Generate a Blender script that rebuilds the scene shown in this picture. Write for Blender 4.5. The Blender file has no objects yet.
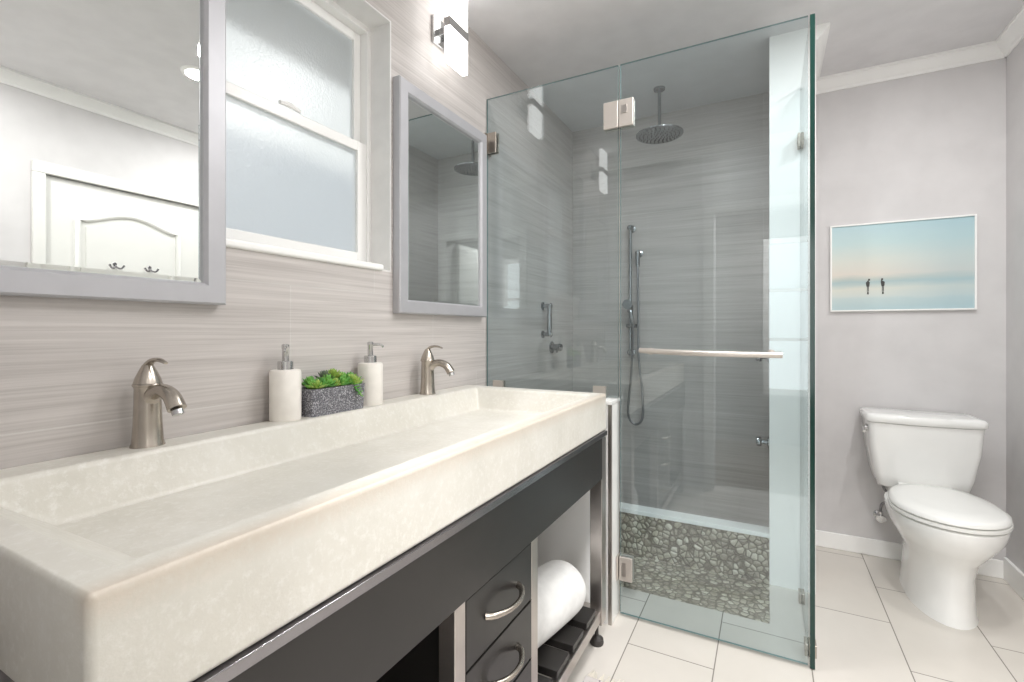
import bpy, bmesh, math, random
from mathutils import Vector, Matrix
random.seed(7)
PI = math.pi
S = bpy.context.scene
COL = S.collection

# ------------------------------------------------------------------ camera
cam = bpy.data.cameras.new('camera')
cam.sensor_width = 36.0
cam.lens = 481.8 / 1024 * 36.0
cam.shift_y = -(341.0 - 330.3) / 1024
cam.clip_start = 0.01
co = bpy.data.objects.new('camera', cam); COL.objects.link(co)
co.location = (1.161, 0.0, 1.158)
co.rotation_euler = (PI / 2, 0, 0.4879)
S.camera = co

# ------------------------------------------------------------------ world, exposure
w = bpy.data.worlds.new('sky'); S.world = w; w.use_nodes = True
bg = w.node_tree.nodes['Background']
bg.inputs[0].default_value = (0.95, 0.975, 0.96, 1); bg.inputs[1].default_value = 1.5
S.view_settings.view_transform = 'Standard'; S.view_settings.look = 'None'
S.view_settings.gamma = 1.0; S.view_settings.use_curve_mapping = False
S.view_settings.exposure = 0.22
S.cycles.max_bounces = 16; S.cycles.transparent_max_bounces = 24
S.cycles.diffuse_bounces = 8; S.cycles.glossy_bounces = 8; S.cycles.transmission_bounces = 12
S.cycles.sample_clamp_indirect = 6.0

CEIL = 2.495
def area(name, loc, size, power, color=(1, 0.985, 0.975), rot=(0, 0, 0), shape='DISK', spread=PI):
    l = bpy.data.lights.new(name, 'AREA'); l.shape = shape; l.size = size
    l.energy = power; l.color = color; l.spread = spread
    o = bpy.data.objects.new(name, l); o.location = loc; o.rotation_euler = rot
    COL.objects.link(o); return o
LAMPS = [(1.50, 1.45, 8), (1.85, 0.60, 10), (1.85, 1.98, 7.5), (0.95, 1.70, 7.5)]  # first is the room's own downlight; the others are unseen, added as fill
for (x, y, p) in LAMPS:
    area('downlight_lamp', (x, y, CEIL - 0.013), 0.11, p)
area('hall_fill', (1.2, -0.75, CEIL - 0.05), 0.30, 75)  # added fill shining in through the doorway, no fixture behind it
dl = area('hall_window_fill', (1.56, -1.86, 1.30), 0.86, 6, (0.93, 0.97, 1.0), (PI / 2, 0, 0), 'RECTANGLE')  # added light panel outside the hall window, frontal fill for the room
dl.data.size_y = 1.56

# ------------------------------------------------------------------ materials
def newmat(name):
    m = bpy.data.materials.new(name); m.use_nodes = True
    nt = m.node_tree; b = nt.nodes['Principled BSDF']
    return m, nt, b
def rgb(r, g, b):                       # sRGB 0-255 to linear
    f = lambda c: (c / 255 / 12.92) if c / 255 <= 0.04045 else ((c / 255 + 0.055) / 1.055) ** 2.4
    return (f(r), f(g), f(b), 1)
def N(nt, t, **kw):
    n = nt.nodes.new(t)
    for k, v in kw.items(): setattr(n, k, v)
    return n
def ramp(nt, src, stops):
    r = N(nt, 'ShaderNodeValToRGB'); e = r.color_ramp.elements
    while len(e) < len(stops): e.new(0.5)
    for i, (p, c) in enumerate(stops): e[i].position = p; e[i].color = c
    nt.links.new(src, r.inputs[0]); return r.outputs[0]
def coords(nt, scale=(1, 1, 1), loc=(0, 0, 0), rot=(0, 0, 0)):
    t = N(nt, 'ShaderNodeTexCoord'); m = N(nt, 'ShaderNodeMapping')
    m.inputs['Scale'].default_value = scale; m.inputs['Location'].default_value = loc
    m.inputs['Rotation'].default_value = rot
    nt.links.new(t.outputs['Object'], m.inputs['Vector']); return m.outputs[0]
def noise(nt, vec, scale, detail=3, rough=0.5):
    n = N(nt, 'ShaderNodeTexNoise'); n.inputs['Scale'].default_value = scale
    n.inputs['Detail'].default_value = detail; n.inputs['Roughness'].default_value = rough
    nt.links.new(vec, n.inputs['Vector']); return n.outputs['Fac']
def mixc(nt, fac, a, b, mode='MIX'):
    m = N(nt, 'ShaderNodeMix', data_type='RGBA', blend_type=mode)
    for inp, v in ((m.inputs[0], fac), (m.inputs[6], a), (m.inputs[7], b)):
        if hasattr(v, 'is_linked') or hasattr(v, 'links'): nt.links.new(v, inp)
        else: inp.default_value = v
    return m.outputs[2]
def bump(nt, b, h, strength, dist=0.002):
    n = N(nt, 'ShaderNodeBump'); n.inputs['Strength'].default_value = strength
    n.inputs['Distance'].default_value = dist
    nt.links.new(h, n.inputs['Height']); nt.links.new(n.outputs[0], b.inputs['Normal'])
def math_(nt, op, a, b=None):
    n = N(nt, 'ShaderNodeMath', operation=op)
    for i, v in enumerate((a, b)):
        if v is None: continue
        if hasattr(v, 'links'): nt.links.new(v, n.inputs[i])
        else: n.inputs[i].default_value = v
    return n.outputs[0]

def plain(name, col, rough=0.5, metal=0.0, var=0.03, nscale=8, bmp=0.0, bscale=60, coat=0.0):
    m, nt, b = newmat(name)
    v = coords(nt); f = noise(nt, v, nscale)
    d = tuple(max(0, c * (1 - var)) for c in col[:3]) + (1,)
    u = tuple(min(1, c * (1 + var)) for c in col[:3]) + (1,)
    nt.links.new(ramp(nt, f, [(0.35, d), (0.65, u)]), b.inputs['Base Color'])
    b.inputs['Roughness'].default_value = rough; b.inputs['Metallic'].default_value = metal
    b.inputs['Coat Weight'].default_value = coat
    if bmp: bump(nt, b, noise(nt, v, bscale, 4), bmp)
    return m

M = {}
M['paint'] = plain('grey_wall_paint', rgb(210, 208, 208), 0.55, bmp=0.04, bscale=220)
M['ceiling'] = plain('ceiling_paint', rgb(222, 221, 222), 0.7, bmp=0.03, bscale=200)
M['white'] = plain('white_trim_paint', rgb(246, 246, 244), 0.35, var=0.01)
M['reveal'] = plain('white_reveal_tile', rgb(228, 227, 225), 0.35, var=0.03, nscale=14)
M['hall'] = plain('hall_paint', rgb(150, 148, 146), 0.6)
M['vinyl'] = plain('white_vinyl', rgb(240, 240, 238), 0.3, var=0.01)
M['door'] = plain('white_door_paint', rgb(226, 226, 222), 0.35, var=0.01)
M['nickel'] = plain('brushed_nickel', rgb(186, 178, 168), 0.27, 1.0, 0.05, 40)
M['chrome'] = plain('chrome', rgb(205, 205, 205), 0.12, 1.0, 0.02)
M['steel'] = plain('stainless_steel', rgb(196, 190, 186), 0.3, 1.0, 0.06, 12)
M['dark_steel'] = plain('dark_steel', rgb(150, 148, 152), 0.18, 1.0, 0.04)
M['silver'] = plain('silver_frame', rgb(186, 186, 190), 0.42, 0.35, 0.02, 20)
M['black'] = plain('black_lacquer', rgb(32, 30, 29), 0.28, 0, 0.12, 5)
M['inside'] = plain('black_inside', rgb(22, 21, 21), 0.6)
M['ceramic'] = plain('white_ceramic', rgb(240, 240, 238), 0.12, var=0.01, coat=0.5)
M['seatplastic'] = plain('white_seat_plastic', rgb(236, 236, 233), 0.22, var=0.01)
M['bottle'] = plain('glazed_white_bottle', rgb(238, 234, 228), 0.3, var=0.03, nscale=30)
M['rubber'] = plain('dark_rubber', rgb(60, 56, 54), 0.5)
M['soil'] = plain('soil', rgb(70, 58, 45), 0.9, var=0.3, nscale=80, bmp=0.6)
M['satin'] = plain('satin_nickel', rgb(212, 205, 198), 0.32, 0.75, 0.02)
M['fitting'] = plain('shower_chrome', rgb(160, 162, 164), 0.14, 1.0, 0.02)
M['hose'] = plain('steel_hose', rgb(140, 140, 142), 0.3, 1.0)

def leafmat(name, a, b_):
    m, nt, b = newmat(name)
    f = noise(nt, coords(nt), 35)
    nt.links.new(ramp(nt, f, [(0.3, a), (0.7, b_)]), b.inputs['Base Color'])
    b.inputs['Roughness'].default_value = 0.45
    b.inputs['Subsurface Weight'].default_value = 0.05
    return m
M['leaf'] = leafmat('succulent_green', rgb(58, 128, 52), rgb(134, 196, 92))
M['leaf2'] = leafmat('succulent_dark', rgb(66, 96, 74), rgb(120, 128, 108))
M['leaf3'] = leafmat('succulent_yellow', rgb(120, 160, 60), rgb(180, 200, 110))

def brickmat(name, uv, bw, rh, off, c1, c2, grout, mort, rough, stri=False, shift=(0, 0)):
    """uv: which object axes are (along the course, across the courses)"""
    m, nt, b = newmat(name)
    t = N(nt, 'ShaderNodeTexCoord'); sx = N(nt, 'ShaderNodeSeparateXYZ'); cx = N(nt, 'ShaderNodeCombineXYZ')
    nt.links.new(t.outputs['Object'], sx.inputs[0])
    nt.links.new(math_(nt, 'ADD', sx.outputs[uv[0]], shift[0]), cx.inputs[0])
    nt.links.new(math_(nt, 'ADD', sx.outputs[uv[1]], shift[1]), cx.inputs[1])
    br = N(nt, 'ShaderNodeTexBrick'); br.offset = off; br.offset_frequency = 2; br.squash = 1.0
    nt.links.new(cx.outputs[0], br.inputs['Vector'])
    br.inputs['Scale'].default_value = 1.0; br.inputs['Brick Width'].default_value = bw
    br.inputs['Row Height'].default_value = rh; br.inputs['Mortar Size'].default_value = mort
    br.inputs['Mortar Smooth'].default_value = 0.2; br.inputs['Bias'].default_value = 0
    br.inputs['Color1'].default_value = c1; br.inputs['Color2'].default_value = c2
    br.inputs['Mortar'].default_value = grout
    col = br.outputs['Color']
    mp = N(nt, 'ShaderNodeMapping'); nt.links.new(cx.outputs[0], mp.inputs[0])
    if stri:
        mp.inputs['Scale'].default_value = (2.2, 150, 1)
        f = noise(nt, mp.outputs[0], 1.0, 5, 0.62)
        mp2 = N(nt, 'ShaderNodeMapping'); nt.links.new(cx.outputs[0], mp2.inputs[0])
        mp2.inputs['Scale'].default_value = (1.2, 34, 1)
        f2 = noise(nt, mp2.outputs[0], 1.0, 2, 0.5)
        fs = math_(nt, 'ADD', math_(nt, 'MULTIPLY', f, 0.6), math_(nt, 'MULTIPLY', f2, 0.4))
        tone = ramp(nt, fs, [(0.36, (0.80, 0.79, 0.785, 1)), (0.50, (0.97, 0.968, 0.965, 1)), (0.66, (1.12, 1.12, 1.12, 1))])
        # keep the joints plain: striations only where there is tile
        col = mixc(nt, 1.0, col, tone, 'MULTIPLY')
        h = math_(nt, 'SUBTRACT', fs, math_(nt, 'MULTIPLY', br.outputs['Fac'], 0.6))
        bump(nt, b, h, 0.35, 0.0025)
    else:
        mp.inputs['Scale'].default_value = (1, 1, 1)
        f = noise(nt, mp.outputs[0], 5, 4)
        tone = ramp(nt, f, [(0.3, (0.965, 0.965, 0.965, 1)), (0.7, (1.02, 1.02, 1.02, 1))])
        col = mixc(nt, 1.0, col, tone, 'MULTIPLY')
        bump(nt, b, math_(nt, 'MULTIPLY', br.outputs['Fac'], -1.0), 0.25, 0.001)
    nt.links.new(col, b.inputs['Base Color'])
    b.inputs['Roughness'].default_value = rough
    return m
TILE = (rgb(196, 191, 188), rgb(202, 197, 194), rgb(206, 203, 200))
M['tile_y'] = brickmat('striated_tile_on_side_wall', (1, 2), 0.64, 0.305, 0.5, *TILE, 0.0016, 0.32, True, (-0.567, 0.305 * 20 - 2.198))
M['tile_x'] = brickmat('striated_tile_on_end_wall', (0, 2), 0.64, 0.305, 0.5, *TILE, 0.0016, 0.32, True, (-0.18, 0.305 * 20 - 2.198))
M['floor'] = brickmat('cream_floor_tile', (1, 0), 0.61, 0.2956, 0.5, rgb(210, 205, 197), rgb(215, 210, 203), rgb(140, 135, 128), 0.0022, 0.22, False, (-2.386 + 0.61 * 10 + 0.305, -0.7034 + 0.2956 * 10))
M['hallfloor'] = plain('hall_floor', rgb(120, 108, 96), 0.4)

def pebbles():
    m, nt, b = newmat('river_pebbles')
    v = coords(nt)
    vo = N(nt, 'ShaderNodeTexVoronoi', feature='F1'); vo.inputs['Scale'].default_value = 36
    ve = N(nt, 'ShaderNodeTexVoronoi', feature='DISTANCE_TO_EDGE'); ve.inputs['Scale'].default_value = 36
    nt.links.new(v, vo.inputs['Vector']); nt.links.new(v, ve.inputs['Vector'])
    hs = N(nt, 'ShaderNodeSeparateColor'); nt.links.new(vo.outputs['Color'], hs.inputs[0])
    stone = ramp(nt, hs.outputs[0], [(0.0, rgb(156, 148, 134)), (0.35, rgb(176, 168, 152)), (0.7, rgb(194, 187, 170)), (1.0, rgb(216, 210, 196))])
    e = math_(nt, 'MULTIPLY', ramp(nt, ve.outputs[0], [(0.03, (0, 0, 0, 1)), (0.12, (1, 1, 1, 1))]), ramp(nt, vo.outputs['Distance'], [(0.56, (1, 1, 1, 1)), (0.72, (0, 0, 0, 1))]))
    nt.links.new(mixc(nt, e, rgb(126, 118, 106), stone), b.inputs['Base Color'])
    b.inputs['Roughness'].default_value = 0.4
    bump(nt, b, ramp(nt, ve.outputs[0], [(0.0, (0, 0, 0, 1)), (0.4, (1, 1, 1, 1))]), 0.9, 0.006)
    return m
M['pebble'] = pebbles()

def concrete():
    m, nt, b = newmat('cast_cream_concrete')
    v = coords(nt)
    f1 = noise(nt, v, 6, 5, 0.6); f2 = noise(nt, v, 70, 5, 0.75); f3 = noise(nt, coords(nt, (1, 1, 1), (3, 1, 2)), 2.2, 3)
    base = ramp(nt, f1, [(0.25, rgb(206, 203, 193)), (0.5, rgb(217, 214, 205)), (0.75, rgb(227, 225, 218))])
    c2 = mixc(nt, ramp(nt, f2, [(0.50, (0, 0, 0, 1)), (0.70, (0.55, 0.55, 0.55, 1))]), base, rgb(238, 237, 233))
    c3 = mixc(nt, ramp(nt, f3, [(0.50, (0, 0, 0, 1)), (0.75, (0.5, 0.5, 0.5, 1))]), c2, rgb(202, 201, 194))
    sz = N(nt, 'ShaderNodeSeparateXYZ'); nt.links.new(v, sz.inputs[0])
    zr = N(nt, 'ShaderNodeMapRange'); zr.inputs[1].default_value = 0.885; zr.inputs[2].default_value = 0.918; nt.links.new(math_(nt, 'ADD', sz.outputs[2], math_(nt, 'MULTIPLY', math_(nt, 'SUBTRACT', f2, 0.5), 0.06)), zr.inputs[0])
    xr = N(nt, 'ShaderNodeMapRange'); xr.inputs[1].default_value = 0.60; xr.inputs[2].default_value = 0.625; nt.links.new(sz.outputs[0], xr.inputs[0])
    wear = math_(nt, 'MULTIPLY', math_(nt, 'MULTIPLY', zr.outputs[0], xr.outputs[0]), 0.55)      # worn, browned outer rim
    c3 = mixc(nt, wear, c3, rgb(196, 180, 162))
    nt.links.new(c3, b.inputs['Base Color'])
    b.inputs['Roughness'].default_value = 0.38
    bump(nt, b, math_(nt, 'ADD', f2, noise(nt, v, 160, 3)), 0.18, 0.002)
    return m
M['concrete'] = concrete()

def granite():
    m, nt, b = newmat('speckled_grey_stone')
    v = coords(nt); f = noise(nt, v, 260, 2, 0.8)
    nt.links.new(ramp(nt, f, [(0.40, rgb(78, 78, 84)), (0.55, rgb(122, 122, 128)), (0.62, rgb(190, 190, 194))]), b.inputs['Base Color'])
    b.inputs['Roughness'].default_value = 0.6
    bump(nt, b, f, 0.5, 0.002); return m
M['granite'] = granite()

def glass(name, tint, ior=1.5, rough=0.0, gl=1.0):
    m, nt, b = newmat(name); nt.nodes.remove(b)
    out = nt.nodes['Material Output']
    tr = N(nt, 'ShaderNodeBsdfTransparent'); tr.inputs[0].default_value = tint
    g = N(nt, 'ShaderNodeBsdfGlossy'); g.inputs['Roughness'].default_value = rough
    g.inputs[0].default_value = (gl, gl, gl, 1)
    fr = N(nt, 'ShaderNodeFresnel'); ge = N(nt, 'ShaderNodeNewGeometry')   # same reflectance entering and leaving the pane
    mr = N(nt, 'ShaderNodeMapRange'); mr.inputs[3].default_value = ior; mr.inputs[4].default_value = 1 / ior
    nt.links.new(ge.outputs['Backfacing'], mr.inputs[0]); nt.links.new(mr.outputs[0], fr.inputs[0])
    mx = N(nt, 'ShaderNodeMixShader')
    nt.links.new(fr.outputs[0], mx.inputs[0]); nt.links.new(tr.outputs[0], mx.inputs[1]); nt.links.new(g.outputs[0], mx.inputs[2])
    nt.links.new(mx.outputs[0], out.inputs[0]); return m
M['glass'] = glass('shower_glass', (0.900, 0.944, 0.955, 1), 1.62)
M['glass_edge'] = plain('green_glass_edge', rgb(22, 56, 50), 0.12)
M['glass_edge_light'] = plain('pale_glass_edge', rgb(104, 134, 134), 0.15)

def mirror():
    m, nt, b = newmat('mirror'); 
    b.inputs['Base Color'].default_value = (0.86, 0.885, 0.875, 1)
    b.inputs['Metallic'].default_value = 1; b.inputs['Roughness'].default_value = 0.0
    return m
M['mirror'] = mirror()

def frosted():
    m, nt, b = newmat('obscure_glass'); nt.nodes.remove(b)
    out = nt.nodes['Material Output']
    v = coords(nt)
    tl = N(nt, 'ShaderNodeBsdfTranslucent'); tl.inputs[0].default_value = (0.95, 0.96, 0.96, 1)
    rf = N(nt, 'ShaderNodeBsdfRefraction'); rf.inputs['Roughness'].default_value = 0.30; rf.inputs['IOR'].default_value = 1.12
    rf.inputs[0].default_value = (0.98, 0.99, 0.985, 1)
    gl = N(nt, 'ShaderNodeBsdfGlossy'); gl.inputs['Roughness'].default_value = 0.25
    bm = N(nt, 'ShaderNodeBump'); bm.inputs['Strength'].default_value = 0.35; bm.inputs['Distance'].default_value = 0.003
    vo = N(nt, 'ShaderNodeTexNoise'); vo.inputs['Scale'].default_value = 130; vo.inputs['Detail'].default_value = 2
    nt.links.new(v, vo.inputs['Vector']); nt.links.new(vo.outputs[0], bm.inputs['Height'])
    nt.links.new(bm.outputs[0], rf.inputs['Normal']); nt.links.new(bm.outputs[0], gl.inputs['Normal'])
    a = N(nt, 'ShaderNodeMixShader'); a.inputs[0].default_value = 0.55
    nt.links.new(tl.outputs[0], a.inputs[1]); nt.links.new(rf.outputs[0], a.inputs[2])
    c = N(nt, 'ShaderNodeMixShader'); c.inputs[0].default_value = 0.05
    nt.links.new(a.outputs[0], c.inputs[1]); nt.links.new(gl.outputs[0], c.inputs[2])
    nt.links.new(c.outputs[0], out.inputs[0]); return m
M['frost'] = frosted()

def emit(name, col, s):
    m, nt, b = newmat(name)
    b.inputs['Base Color'].default_value = (0.9, 0.9, 0.9, 1)
    b.inputs['Emission Color'].default_value = col; b.inputs['Emission Strength'].default_value = s
    return m
M['shade'] = emit('lit_opal_glass', (1, 0.985, 0.96, 1), 2.6)
M['lens'] = emit('lit_lamp_lens', (1, 0.98, 0.95, 1), 6)

def towelmat():
    m, nt, b = newmat('white_terry'); v = coords(nt)
    nt.links.new(ramp(nt, noise(nt, v, 30), [(0.3, rgb(228, 228, 226)), (0.7, rgb(242, 242, 240))]), b.inputs['Base Color'])
    b.inputs['Roughness'].default_value = 0.9; b.inputs['Sheen Weight'].default_value = 0.3
    bump(nt, b, noise(nt, v, 500, 2), 0.6, 0.003); return m
M['towel'] = towelmat()
def rugmat():
    m, nt, b = newmat('woven_rug'); v = coords(nt)
    ck = N(nt, 'ShaderNodeTexChecker'); ck.inputs['Scale'].default_value = 62
    ck.inputs[1].default_value = rgb(110, 104, 112); ck.inputs[2].default_value = rgb(214, 208, 204)
    nt.links.new(v, ck.inputs[0])
    f = noise(nt, v, 45, 2)
    nt.links.new(mixc(nt, ramp(nt, f, [(0.45, (0, 0, 0, 1)), (0.55, (1, 1, 1, 1))]), ck.outputs[0], rgb(206, 200, 197)), b.inputs['Base Color'])
    b.inputs['Roughness'].default_value = 0.95; bump(nt, b, noise(nt, v, 300, 2), 0.8, 0.003); return m
M['rug'] = rugmat()
M['fringe'] = plain('cotton_fringe', rgb(222, 216, 204), 0.9)
M['shrub'] = plain('shrub', rgb(120, 150, 150), 0.9, var=0.4, nscale=6, bmp=0.5, bscale=14)
M['fence'] = plain('garden_wall_render', rgb(176, 183, 196), 0.8, var=0.1)
M['eave'] = plain('eave_boards', rgb(150, 140, 122), 0.8)
M['ground'] = plain('ground', rgb(190, 188, 178), 0.9)

def artmat():
    """a pale beach print: sky fading to a hazy horizon, wet sand, far spit of land"""
    m, nt, b = newmat('beach_print')
    t = N(nt, 'ShaderNodeTexCoord'); s = N(nt, 'ShaderNodeSeparateXYZ'); nt.links.new(t.outputs['Object'], s.inputs[0])
    wob = noise(nt, coords(nt, (6, 1, 30)), 1.0, 3)
    z = math_(nt, 'ADD', s.outputs[2], math_(nt, 'MULTIPLY', math_(nt, 'SUBTRACT', wob, 0.5), 0.03))
    zz = N(nt, 'ShaderNodeMapRange'); zz.inputs[1].default_value = -0.228; zz.inputs[2].default_value = 0.228
    nt.links.new(z, zz.inputs[0])
    sky = ramp(nt, zz.outputs[0], [(0.0, rgb(176, 200, 204)), (0.14, rgb(192, 208, 208)), (0.17, rgb(206, 214, 210)), (0.26, rgb(214, 216, 206)),
                                   (0.33, rgb(170, 192, 194)), (0.37, rgb(190, 198, 192)), (0.42, rgb(218, 212, 202)), (0.58, rgb(212, 216, 208)),
                                   (0.78, rgb(190, 212, 212)), (1.0, rgb(176, 204, 211))])
    xx = N(nt, 'ShaderNodeMapRange'); xx.inputs[1].default_value = -0.1; xx.inputs[2].default_value = 0.2
    nt.links.new(s.outputs[0], xx.inputs[0])
    cool = mixc(nt, math_(nt, 'MULTIPLY', xx.outputs[0], 0.45), sky, rgb(160, 190, 200))
    nt.links.new(cool, b.inputs['Base Color']); b.inputs['Roughness'].default_value = 0.3
    return m
M['art'] = artmat()
M['ink'] = plain('dark_ink', rgb(62, 62, 60), 0.5)

# ------------------------------------------------------------------ mesh helpers
def add_box(bm, x0, x1, y0, y1, z0, z1, mi=0):
    v = [bm.verts.new(p) for p in ((x0, y0, z0), (x1, y0, z0), (x1, y1, z0), (x0, y1, z0), (x0, y0, z1), (x1, y0, z1), (x1, y1, z1), (x0, y1, z1))]
    fs = []
    for q in ((0, 3, 2, 1), (4, 5, 6, 7), (0, 1, 5, 4), (1, 2, 6, 5), (2, 3, 7, 6), (3, 0, 4, 7)):
        f = bm.faces.new([v[i] for i in q]); f.material_index = mi; fs.append(f)
    return fs
def box(*a):
    bm = bmesh.new(); add_box(bm, *a); return bm
def add_lathe(bm, prof, c=(0, 0, 0), axis='Z', n=32, mi=0):
    """prof: (radius, height) pairs from bottom to top; closed with caps"""
    rings = []
    def P(r, h, a):
        x, y = r * math.cos(a), r * math.sin(a)
        p = {'Z': (x, y, h), 'X': (h, x, y), 'Y': (y, h, x)}[axis]
        return (c[0] + p[0], c[1] + p[1], c[2] + p[2])
    for r, h in prof:
        rings.append([bm.verts.new(P(max(r, 1e-5), h, 2 * PI * i / n)) for i in range(n)])
    for a, b in zip(rings, rings[1:]):
        for i in range(n):
            f = bm.faces.new((a[i], a[(i + 1) % n], b[(i + 1) % n], b[i])); f.material_index = mi
    bm.faces.new(rings[0][::-1]).material_index = mi
    bm.faces.new(rings[-1]).material_index = mi
def lathe(prof, c=(0, 0, 0), axis='Z', n=32):
    bm = bmesh.new(); add_lathe(bm, prof, c, axis, n); return bm
def smooth_path(pts, sub=8):
    if len(pts) < 3: return [Vector(p) for p in pts]
    P = [Vector(p) for p in pts]; out = []
    for i in range(len(P) - 1):
        p0 = P[max(i - 1, 0)]; p1 = P[i]; p2 = P[i + 1]; p3 = P[min(i + 2, len(P) - 1)]
        for k in range(sub):
            t = k / sub
            out.append(0.5 * ((2 * p1) + (-p0 + p2) * t + (2 * p0 - 5 * p1 + 4 * p2 - p3) * t * t + (-p0 + 3 * p1 - 3 * p2 + p3) * t ** 3))
    out.append(P[-1]); return out
def add_tube(bm, pts, r, n=12, smooth=True, flat=1.0, up=None, sub=8):
    """tube along pts; r a number or list (one per point); flat squashes the section across the 'up' direction"""
    base = [Vector(p) for p in pts]
    path = smooth_path(pts, sub) if smooth else base
    m = len(path)
    def rad(i):
        if not isinstance(r, (list, tuple)): return r
        t = i / (m - 1) * (len(r) - 1); k = min(int(t), len(r) - 2); return r[k] + (r[k + 1] - r[k]) * (t - k)
    rings = []; ref = Vector(up) if up else None
    for i, p in enumerate(path):
        d = (path[min(i + 1, m - 1)] - path[max(i - 1, 0)]).normalized()
        if ref is None: ref = Vector((0, 0, 1)) if abs(d.z) < 0.9 else Vector((1, 0, 0))
        s = d.cross(ref)
        if s.length < 1e-4: s = d.cross(Vector((0.3, 1, 0.2)))
        s.normalize(); u = s.cross(d).normalized()
        if up is None: ref = u
        q = rad(i)
        rings.append([bm.verts.new(p + s * (q * math.cos(2 * PI * k / n)) + u * (q * flat * math.sin(2 * PI * k / n))) for k in range(n)])
    for a, b in zip(rings, rings[1:]):
        for i in range(n): bm.faces.new((a[i], a[(i + 1) % n], b[(i + 1) % n], b[i]))
    bm.faces.new(rings[0][::-1]); bm.faces.new(rings[-1])
def tube(*a, **k):
    bm = bmesh.new(); add_tube(bm, *a, **k); return bm
def add_loft(bm, secs, cap=True):
    rings = [[bm.verts.new(p) for p in s] for s in secs]; n = len(rings[0])
    for a, b in zip(rings, rings[1:]):
        for i in range(n): bm.faces.new((a[i], a[(i + 1) % n], b[(i + 1) % n], b[i]))
    if cap: bm.faces.new(rings[0][::-1]); bm.faces.new(rings[-1])
def loft(secs, cap=True):
    bm = bmesh.new(); add_loft(bm, secs, cap); return bm
def add_extrude(bm, prof, axis, a, b):
    """prof = closed 2-D polygon in the two other axes (order X,Y,Z with 'axis' removed)"""
    def P(p, t):
        return {'X': (t, p[0], p[1]), 'Y': (p[0], t, p[1]), 'Z': (p[0], p[1], t)}[axis]
    r0 = [bm.verts.new(P(p, a)) for p in prof]; r1 = [bm.verts.new(P(p, b)) for p in prof]; n = len(prof)
    for i in range(n): bm.faces.new((r0[i], r0[(i + 1) % n], r1[(i + 1) % n], r1[i]))
    bm.faces.new(r0[::-1]); bm.faces.new(r1)
def extrude(*a):
    bm = bmesh.new(); add_extrude(bm, *a); return bm
def rrect(x0, x1, y0, y1, r, z, k=5):
    pts = []
    for (cx, cy, a0) in ((x1 - r, y1 - r, 0), (x0 + r, y1 - r, PI / 2), (x0 + r, y0 + r, PI), (x1 - r, y0 + r, 3 * PI / 2)):
        for i in range(k + 1):
            a = a0 + PI / 2 * i / k; pts.append((cx + r * math.cos(a), cy + r * math.sin(a), z))
    return pts

def obj(name, bm, mats, parent=None, bevel=0, seg=2, smooth=True, angle=35, subsurf=0):
    bmesh.ops.recalc_face_normals(bm, faces=bm.faces[:])
    me = bpy.data.meshes.new(name); bm.to_mesh(me); bm.free()
    for m in (mats if isinstance(mats, (list, tuple)) else [mats]):
        me.materials.append(M[m])
    if smooth:
        for p in me.polygons: p.use_smooth = True
        me.set_sharp_from_angle(angle=math.radians(angle))
    o = bpy.data.objects.new(name, me); COL.objects.link(o)
    if parent is not None: o.parent = parent
    if bevel:
        b = o.modifiers.new('bevel', 'BEVEL'); b.width = bevel; b.segments = seg
        b.limit_method = 'ANGLE'; b.angle_limit = math.radians(40); b.harden_normals = True
    if subsurf:
        s = o.modifiers.new('sub', 'SUBSURF'); s.levels = subsurf; s.render_levels = subsurf
    return o
def thing(name, label, cat, loc=(0, 0, 0), rz=0, group=None):
    o = bpy.data.objects.new(name, None); COL.objects.link(o); o.empty_display_size = 0.05
    o.location = loc; o.rotation_euler = (0, 0, rz); o['label'] = label; o['category'] = cat
    if group: o['group'] = group
    return o
def tag(o, label, cat, group=None):
    o['label'] = label; o['category'] = cat
    if group: o['group'] = group
    return o
def struct(name, bm, mats, label, parent=None, cat=None, **k):
    o = obj(name, bm, mats, parent, **k)
    if parent is None:
        o['kind'] = 'structure'; o['label'] = label; o['category'] = cat or name.split('_')[0]
    return o
def dup(root, loc, label, rz=None):
    r = root.copy(); COL.objects.link(r); r.location = loc; r['label'] = label
    if rz is not None: r.rotation_euler = (0, 0, rz)
    def rec(a, b):
        for ch in [c for c in bpy.data.objects if c.parent == a and c != b]:
            if ch in made: continue
            c = ch.copy(); made.append(c); COL.objects.link(c); c.parent = b; rec(ch, c)
    made = []; rec(root, r); return r

# ------------------------------------------------------------------ room shell
XL, XR, XA, YB, YR = 0.0, 2.36, 2.143, 3.064, 0.08
PX0, PX1, PY = 1.168, 1.347, 2.491
GY = 1.936
WY0, WY1, WZ0, WZ1 = 0.60, 1.287, 1.360, 2.236   # window opening

bm = bmesh.new(); add_box(bm, -0.15, 2.5, YR - 0.12, 2.155, -0.08, 0); add_box(bm, PX0, 2.5, 2.155, 3.2, -0.08, 0)
struct('floor', bm, 'floor', 'cream floor tiles in a running bond')
struct('floor_shower', box(0, PX0, 2.155, 2.506, -0.08, -0.006), 'pebble', 'pebble shower floor behind the glass door', cat='floor')
struct('ceiling', box(-0.15, 2.5, YR - 0.12, 3.2, CEIL, CEIL + 0.08), 'ceiling', 'grey painted ceiling')

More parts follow.
